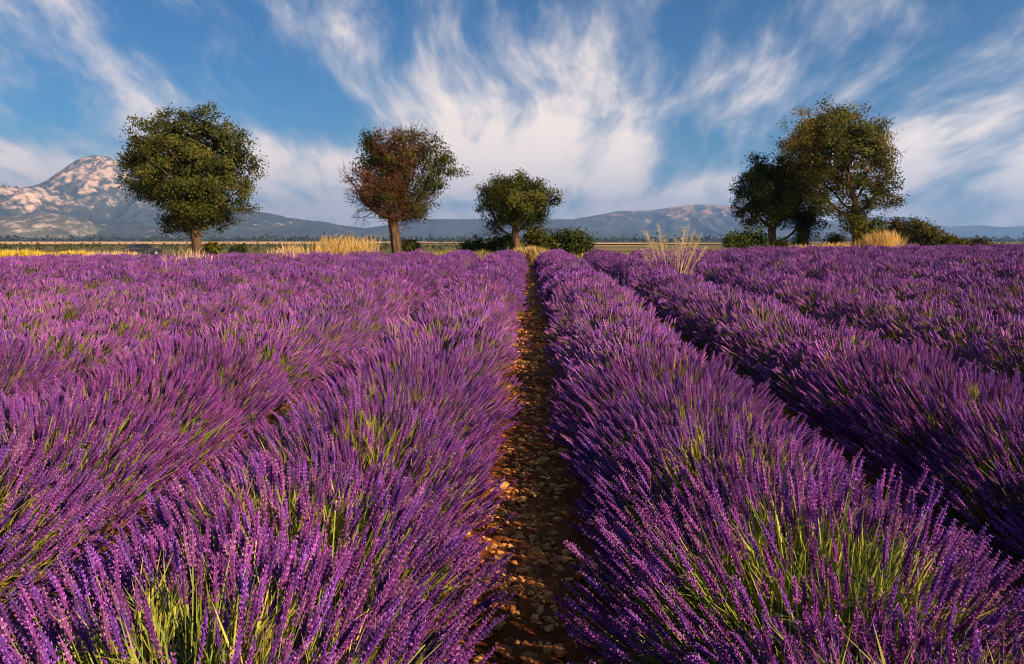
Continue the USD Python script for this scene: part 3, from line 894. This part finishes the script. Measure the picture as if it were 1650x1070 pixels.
G1, G2 = np.array([0.8, 1.0, 0.9]), np.array([1.25, 1.15, 0.8])
shrub('shrub', 'small bright green shrub just right of the half-dead tree trunk', [(661, 396, 14, 9)], 37.5, 60, 201, cols=G2)
shrub('shrub', 'low knobbly dark shrub left of the small round tree, with a tiny upright twig', [(755, 398, 14, 8), (770, 392, 6, 11), (784, 399, 10, 7)], 36.5, 70, 202, cols=G1)
shrub('shrub', 'dark shrub under the left side of the small round tree', [(812, 392, 26, 15), (795, 398, 16, 9)], 36.0, 130, 203, cols=G1)
shrub('shrub', 'olive green bush right behind the small round tree trunk', [(868, 384, 24, 20), (890, 390, 14, 14)], 36.5, 150, 204, cols=G2)
shrub('shrub', 'wide dark bush right of the small round tree, at the row ends', [(922, 388, 30, 19), (945, 394, 18, 12), (902, 392, 14, 14)], 37.0, 190, 205, cols=G1)
shrub('shrub', 'small leafy shrub right of the big round tree trunk', [(343, 400, 11, 8)], 38.5, 50, 206, cols=G2)
shrub('shrub', 'low dark shrub some way right of the big round tree trunk', [(384, 403, 11, 6)], 38.5, 40, 207, cols=G1)
shrub('shrub', 'dark bush at the left foot of the shaded tree', [(1190, 388, 24, 17), (1215, 386, 22, 18), (1175, 394, 12, 10)], 39.5, 170, 208, cols=G1)
shrub('ivy_stub', 'narrow leafy stump between the shaded tree and the tall tree', [(1292, 368, 13, 18), (1290, 388, 12, 14), (1300, 352, 14, 12)], 41.0, 110, 209, cols=G1 * 0.9)
shrub('shrub', 'olive green growth wrapped round the foot of the tall tree', [(1378, 360, 26, 18), (1405, 366, 24, 18), (1392, 384, 20, 16), (1381, 350, 14, 18)], 38.7, 210, 210, cols=G2)
shrub('shrub', 'reddish dark bush right of the tall tree, behind golden grass', [(1430, 376, 18, 14), (1447, 366, 13, 18), (1420, 386, 16, 12)], 41.5, 150, 211, cols=np.array([1.3, 0.85, 0.8]))
shrub('shrub', 'large sprawling bush at right, largest of the bushes past the tall tree', [(1480, 376, 34, 20), (1475, 360, 14, 10), (1506, 381, 24, 15), (1522, 386, 14, 10), (1455, 385, 24, 12)], 41.0, 260, 212, cols=np.array([1.0, 0.85, 0.8]))
shrub('shrub', 'low far bush rightmost on the skyline of the field', [(1550, 391, 20, 6), (1575, 391, 18, 5), (1535, 391, 14, 7)], 42.0, 90, 213, cols=np.array([1.2, 0.9, 0.8]))
shrub('shrub', 'little grey-green shrub between the shaded and tall trees, low down', [(1262, 394, 16, 8), (1345, 388, 14, 12)], 40.5, 80, 214, cols=np.array([1.1, 1.0, 1.1]))

# far scrub: too far and dense to tell one bush from the next
r = np.random.default_rng(77)
sc = MB()
n = 900
sx_, sy_ = r.uniform(-190, 200, n), r.uniform(135, 300, n)
A = np.stack([sx_, sy_, ground_z(sx_, sy_) + r.uniform(0.1, 0.75, n)], 1)
A = A[(sx_ / sy_ < 0.075) | (sx_ / sy_ > 0.27)]
n = len(A)
leaves(A, 14, 0.6, 0.6, np.array([0.055, 0.06, 0.022]) * r.uniform(0.6, 1.5, (n, 1)), r, sc)
n = 2600
sx_, sy_ = r.uniform(-2600, 2600, n), r.uniform(1500, 3400, n)
A = np.stack([sx_, sy_, ground_z(sx_, sy_) + r.uniform(0.5, 7.0, n)], 1)
leaves(A, 10, 5.0, 7.0, np.array([0.035, 0.045, 0.022]) * r.uniform(0.6, 1.4, (n, 1)), r, sc)
tag(sc.put('scrub', M_LEAF), 'dark low scrub and far woods on the plain below the mountains', 'scrub', kind='stuff')


# ------------------------------------------------------------------ dry grass
def grass(name, label, spots, seed, height, n, cols, width=0.006, heads=0.5, kind='stuff', cat='dry grass', spread=0.35):
    """Tufts of dry blades and seed heads round the spots (x, y)."""
    r = np.random.default_rng(seed)
    mb = MB()
    spots = np.array(spots, float)
    s = spots[r.integers(0, len(spots), n)]
    x, y = s[:, 0] + r.normal(0, spread, n), s[:, 1] + r.normal(0, spread, n)
    z = ground_z(x, y) - 0.03
    h = height * r.uniform(0.45, 1.15, n) * (0.75 + 0.5 * meshkit.noise(np.stack([x * 1.3, y * 1.3, x * 0], 1), seed))
    a = r.uniform(0, 6.28, n)
    ln = np.abs(r.normal(0, 0.28, n)) * h
    p0 = np.stack([x, y, z], 1)
    dirv = np.stack([np.cos(a), np.sin(a), a * 0], 1)
    p1 = p0 + dirv * (ln * 0.35)[:, None] + np.array([0, 0, 1]) * (h * 0.6)[:, None]
    p2 = p0 + dirv * ln[:, None] + np.array([0, 0, 1]) * h[:, None]
    g = r.uniform(0, 6.28, n)
    sd = np.stack([np.cos(g), np.sin(g), g * 0], 1) * (width * r.uniform(0.6, 1.3, n))[:, None]
    hw = np.where(r.uniform(size=n) < heads, 2.4, 0.35)[:, None]
    p3 = p1 + (p2 - p1) * 0.55
    v = np.stack([p0 - sd, p0 + sd, p1 - sd * 0.8, p1 + sd * 0.8, p3 - sd * hw, p3 + sd * hw, p2], 1).reshape(-1, 3)
    i = np.arange(n)[:, None] * 7
    f = np.vstack([i + [0, 1, 3], i + [0, 3, 2], i + [2, 3, 5], i + [2, 5, 4], i + [4, 5, 6]])
    k = r.uniform(size=(n, 1))
    c = np.repeat((np.array(cols[0]) * (1 - k) + np.array(cols[1]) * k) * r.uniform(0.75, 1.25, (n, 1)), 7, 0)
    mb.add(v, f, c)
    return tag(mb.put(name, M_GRASS), label, cat, kind=kind)


def line(x0, x1, d0, d1, n, seed):
    r = np.random.default_rng(seed)
    t = r.uniform(size=n)
    return [(at(x0 + (x1 - x0) * u, d0), r.uniform(d0, d1)) for u in t]


GOLD = [(0.50, 0.33, 0.09), (0.58, 0.42, 0.18), ]
STRAW = [(0.50, 0.35, 0.14), (0.62, 0.46, 0.24)]
YELL = [(0.55, 0.40, 0.03), (0.62, 0.46, 0.06)]
OLIV = [(0.16, 0.17, 0.04), (0.42, 0.32, 0.1)]
grass('golden_grass', 'bright yellow grass strip along the left end of the field', line(-60, 110, 33.5, 36, 60, 1), 301, 0.78, 12000, YELL, 0.008)
grass('golden_grass', 'pale straw grass strip left of the dark car', line(95, 168, 33.5, 36, 40, 2), 302, 0.74, 5500, STRAW, 0.008)
grass('golden_grass', 'tall golden grass clump left of the half-dead tree', line(512, 588, 34.5, 36.5, 16, 3), 303, 1.2, 3600, GOLD, 0.006)
grass('golden_grass', 'straw-coloured grass clump midway between big round tree and half-dead tree', line(432, 470, 34.5, 36.5, 7, 4), 304, 0.95, 2200, STRAW, 0.008)
grass('golden_grass', 'golden grass glowing in the gap where the stony furrow ends', line(838, 872, 32.5, 34.2, 10, 5), 305, 0.72, 5200, GOLD, 0.008, spread=0.22)
grass('golden_grass', 'tall golden grass right of the tall tree trunk', line(1396, 1456, 37.6, 39, 10, 6), 306, 1.25, 3000, GOLD, 0.006, spread=0.3)
grass('golden_grass', 'short golden grass in front of the ivy-covered stump and tall tree', line(1285, 1380, 37.6, 39, 12, 7), 307, 0.72, 3000, GOLD, 0.008)
grass('golden_grass', 'thin dry grass between the half-dead tree and small round tree', line(650, 830, 34, 36, 30, 8), 308, 0.60, 5000, OLIV, 0.008)
grass('field_margin_grass', 'low olive and straw grass all along the far margin of the field', line(-300, 1900, 33.5, 38, 500, 9), 309, 0.45, 34000, OLIV, 0.008, 0.3)
# tufts standing among the lavender
grass('straw_tuft', 'small straw-coloured tuft amid lavender in front of the big round tree', [(at(300, 23), 23.0), (at(318, 24), 24.0)], 310, 0.98, 260, STRAW, 0.006, cat='grass tuft', spread=0.3, kind=None)
grass('straw_tuft', 'thin straw tuft amid lavender between the two left-hand trees', [(at(455, 25), 25.0)], 311, 0.98, 150, STRAW, 0.006, cat='grass tuft', spread=0.25, kind=None)


# tall feathery grass standing among the right-hand rows
def plume_grass():
    r = np.random.default_rng(9)
    d = 18.0
    x0 = at(1088, d)
    loc = np.array([x0, d, float(ground_z(x0, d))])
    t = thing('plume_grass', 'tall pale feathery grass standing above the lavender on the right', 'grass', loc)
    ends = [(1040, 372), (1060, 362), (1052, 385), (1075, 380), (1083, 400), (1092, 385), (1108, 360), (1104, 372), (1114, 376), (1122, 382), (1135, 378), (1128, 390), (1044, 398), (1068, 393), (1098, 396), (1140, 398), (1034, 402)]
    for e in ends:
        for rep in range(2):
            bx = 1085 + (e[0] - 1087) * 0.28 + r.normal(0, 3)
            y0, y1 = d + r.normal(0, 0.15), d + r.normal(0, 0.35)
            p0 = np.array([at(bx, d), y0, float(ground_z(x0, d)) - 0.03])
            p2 = np.array([at(e[0] + r.normal(0, 2.5), y1), y1, hgt(e[1] + r.normal(0, 4) * rep, y1)])
            p1 = p0 * 0.45 + p2 * 0.55 + np.array([(p0[0] - p2[0]) * 0.12, 0, 0.05])
            u = np.linspace(0, 1, 9)[:, None]
            P = (1 - u) ** 2 * p0 + 2 * u * (1 - u) * p1 + u ** 2 * p2
            mb = MB()
            col = np.array([0.55, 0.43, 0.2]) * r.uniform(0.85, 1.15)
            mb.add(*tube(P, np.linspace(0.008, 0.003, 9), 3), col)
            for q in range(34):                        # loose seed head
                s = 0.60 + 0.40 * r.uniform()
                k = (1 - s) ** 2 * p0 + 2 * s * (1 - s) * p1 + s ** 2 * p2
                ax = (p2 - p1) / np.linalg.norm(p2 - p1)
                v = ax * r.uniform(0.2, 0.9) + r.normal(0, 0.55, 3)
                v *= r.uniform(0.05, 0.15) * (1.25 - s * 0.75) / np.linalg.norm(v)
                m = k + v
                mb.add(*tube([k, m], [0.0022, 0.0018], 3), col)
                w = v / np.linalg.norm(v) * 0.024 + np.array([0, 0, -0.008])
                mb.add(*tube([m, m + w * 0.5, m + w], [0.002, 0.0062, 0.001], 3), np.array([0.70, 0.60, 0.40]) * r.uniform(0.8, 1.15))
            v, f, c = mb.get()
            put('stem', (v - loc, f), M_GRASS, t, color=c)


plume_grass()

# pale wild flowers in the first row on the right, and one patch on the left
for lab, px_, d_ in (('pale pinkish wild flowers amid the row right of the furrow', 968, 13.2), ('few white wild flowers amid lavender left of the small round tree', 762, 22.0)):
    r = np.random.default_rng(int(px_))
    loc = np.array([at(px_, d_), d_, 0.0])
    loc[2] = float(ground_z(loc[0], loc[1])) + 0.62
    mb = MB()
    for q in range(16):
        c = loc + r.normal(0, 0.16, 3) * [1.3, 1.3, 0.25] + [0, 0, 0.06]
        mb.add(*tube([c - [0, 0, 0.3], c], [0.002, 0.002], 3), (0.3, 0.3, 0.08))
        for j in range(5):
            g = j * 1.257 + r.uniform()
            o, s = np.array([math.cos(g), math.sin(g), 0.4]), np.array([-math.sin(g), math.cos(g), 0])
            mb.add([c, c + o * 0.011 + s * 0.006, c + o * 0.02, c + o * 0.011 - s * 0.006], [[0, 1, 2], [0, 2, 3]], (0.75, 0.55, 0.58))
    tag(mb.put('wild_flowers', M_GRASS), lab, 'wild flowers', kind='stuff')


# ------------------------------------------------------------------ the car on the road
def car():
    d = 99.0
    x = at(231, d)
    z = float(ground_z(x, d)) + 0.035
    t = thing('car', 'dark car passing on the road behind the left end of the field', 'car', (x, d, z), rz=math.radians(50))
    import shapely.geometry as sg
    M_BODY = plain('car_paint', (0.006, 0.007, 0.011), 0.35, 0.35)
    M_GLASS = plain('car_glass', (0.01, 0.012, 0.015), 0.05, 0.6)
    M_RUB = plain('rubber', (0.012, 0.012, 0.012), 0.8, 0.3)
    M_RIM = plain('rim', (0.4, 0.4, 0.42), 0.3, 0.5, metallic=0.9)
    prof = [(-2.1, .35), (-2.15, .62), (-2.08, .88), (-1.75, 1.0), (-1.5, 1.38), (-1.0, 1.5), (0.1, 1.5), (0.75, 1.1), (0.9, 1.02), (1.85, .86), (2.1, .68), (2.12, .4), (1.8, .26), (-1.9, .26)]
    p = sg.Polygon(prof).buffer(0.05, 3).simplify(0.01)
    for cxw in (-1.32, 1.35):
        p = p.difference(sg.Point(cxw, 0.32).buffer(0.37, 6))
    m = trimesh.creation.extrude_polygon(p, 1.74, engine='earcut')
    v = np.array(m.vertices)
    v = np.stack([v[:, 0], v[:, 2] - 0.87, v[:, 1]], 1)
    v[:, 1] *= np.where(v[:, 2] > 1.0, 1 - 0.32 * (v[:, 2] - 1.0) / 0.5, 1.0)
    put('body', (v, np.array(m.faces)[:, ::-1]), M_BODY, t)

    def slab(pts, th):
        q = np.array(pts, float)
        n = np.cross(q[1] - q[0], q[2] - q[0])
        n = n / np.linalg.norm(n) * th
        return np.vstack([q + n, q - n]), np.array([[0, 1, 2], [0, 2, 3], [4, 6, 5], [4, 7, 6], [0, 4, 5], [0, 5, 1], [1, 5, 6], [1, 6, 2], [2, 6, 7], [2, 7, 3], [3, 7, 4], [3, 4, 0]])
    for s in (-1, 1):
        yy = lambda h: s * (0.87 * (1 - 0.32 * max(0, h - 1.0) / 0.5) + 0.012)
        put('window', slab([(-1.45, yy(1.04), 1.04), (-0.35, yy(1.04), 1.04), (-0.35, yy(1.42), 1.42), (-1.22, yy(1.42), 1.42)], 0.01), M_GLASS, t)
        put('window', slab([(-0.27, yy(1.04), 1.04), (0.68, yy(1.04), 1.04), (0.12, yy(1.42), 1.42), (-0.27, yy(1.42), 1.42)], 0.01), M_GLASS, t)
        put('tail_light', trimesh.creation.box((0.05, 0.46, 0.24), trimesh.transformations.translation_matrix((-2.19, s * 0.58, 0.78))), plain('tail_lamp', (0.75, 0.17, 0.02), 0.3), t)
        put('headlight', trimesh.creation.box((0.06, 0.36, 0.14), trimesh.transformations.translation_matrix((2.12, s * 0.6, 0.68))), plain('head_lamp', (0.8, 0.8, 0.8), 0.15), t)
        for cxw in (-1.32, 1.35):
            R = trimesh.transformations.rotation_matrix(np.pi / 2, [1, 0, 0])
            w = trimesh.creation.cylinder(0.32, 0.2, sections=24)
            w.apply_transform(R)
            w.apply_translation((cxw, s * 0.78, 0.32))
            wp = put('wheel', w, M_RUB, t, smooth=40)
            k = trimesh.creation.cylinder(0.2, 0.03, sections=16)
            k.apply_transform(R)
            k.apply_translation((cxw, s * 0.885, 0.32))
            put('rim', k, M_RIM, wp, smooth=40)
    put('rear_window', slab([(-1.76, -0.68, 1.05), (-1.76, 0.68, 1.05), (-1.55, 0.6, 1.38), (-1.55, -0.6, 1.38)], 0.015), M_GLASS, t)
    put('number_plate', trimesh.creation.box((0.03, 0.62, 0.18), trimesh.transformations.translation_matrix((-2.21, 0, 0.8))), plain('plate', (0.8, 0.8, 0.78), 0.5), t)


car()
# ------------------------------------------------------------------ the air
M_HAZE = mat('haze', {"v": ("principled_volume", {"color": (0.24, 0.48, 1.0), "density": 0.95e-4, "anisotropy": 0.2})}, [], volume="v.volume")
haze = trimesh.creation.box(bounds=[(-18000, -2500, -400), (18000, 15600, 800)])
tag(put('haze', haze, M_HAZE), 'thin blue haze that fades the far mountains', 'haze', kind='stuff')
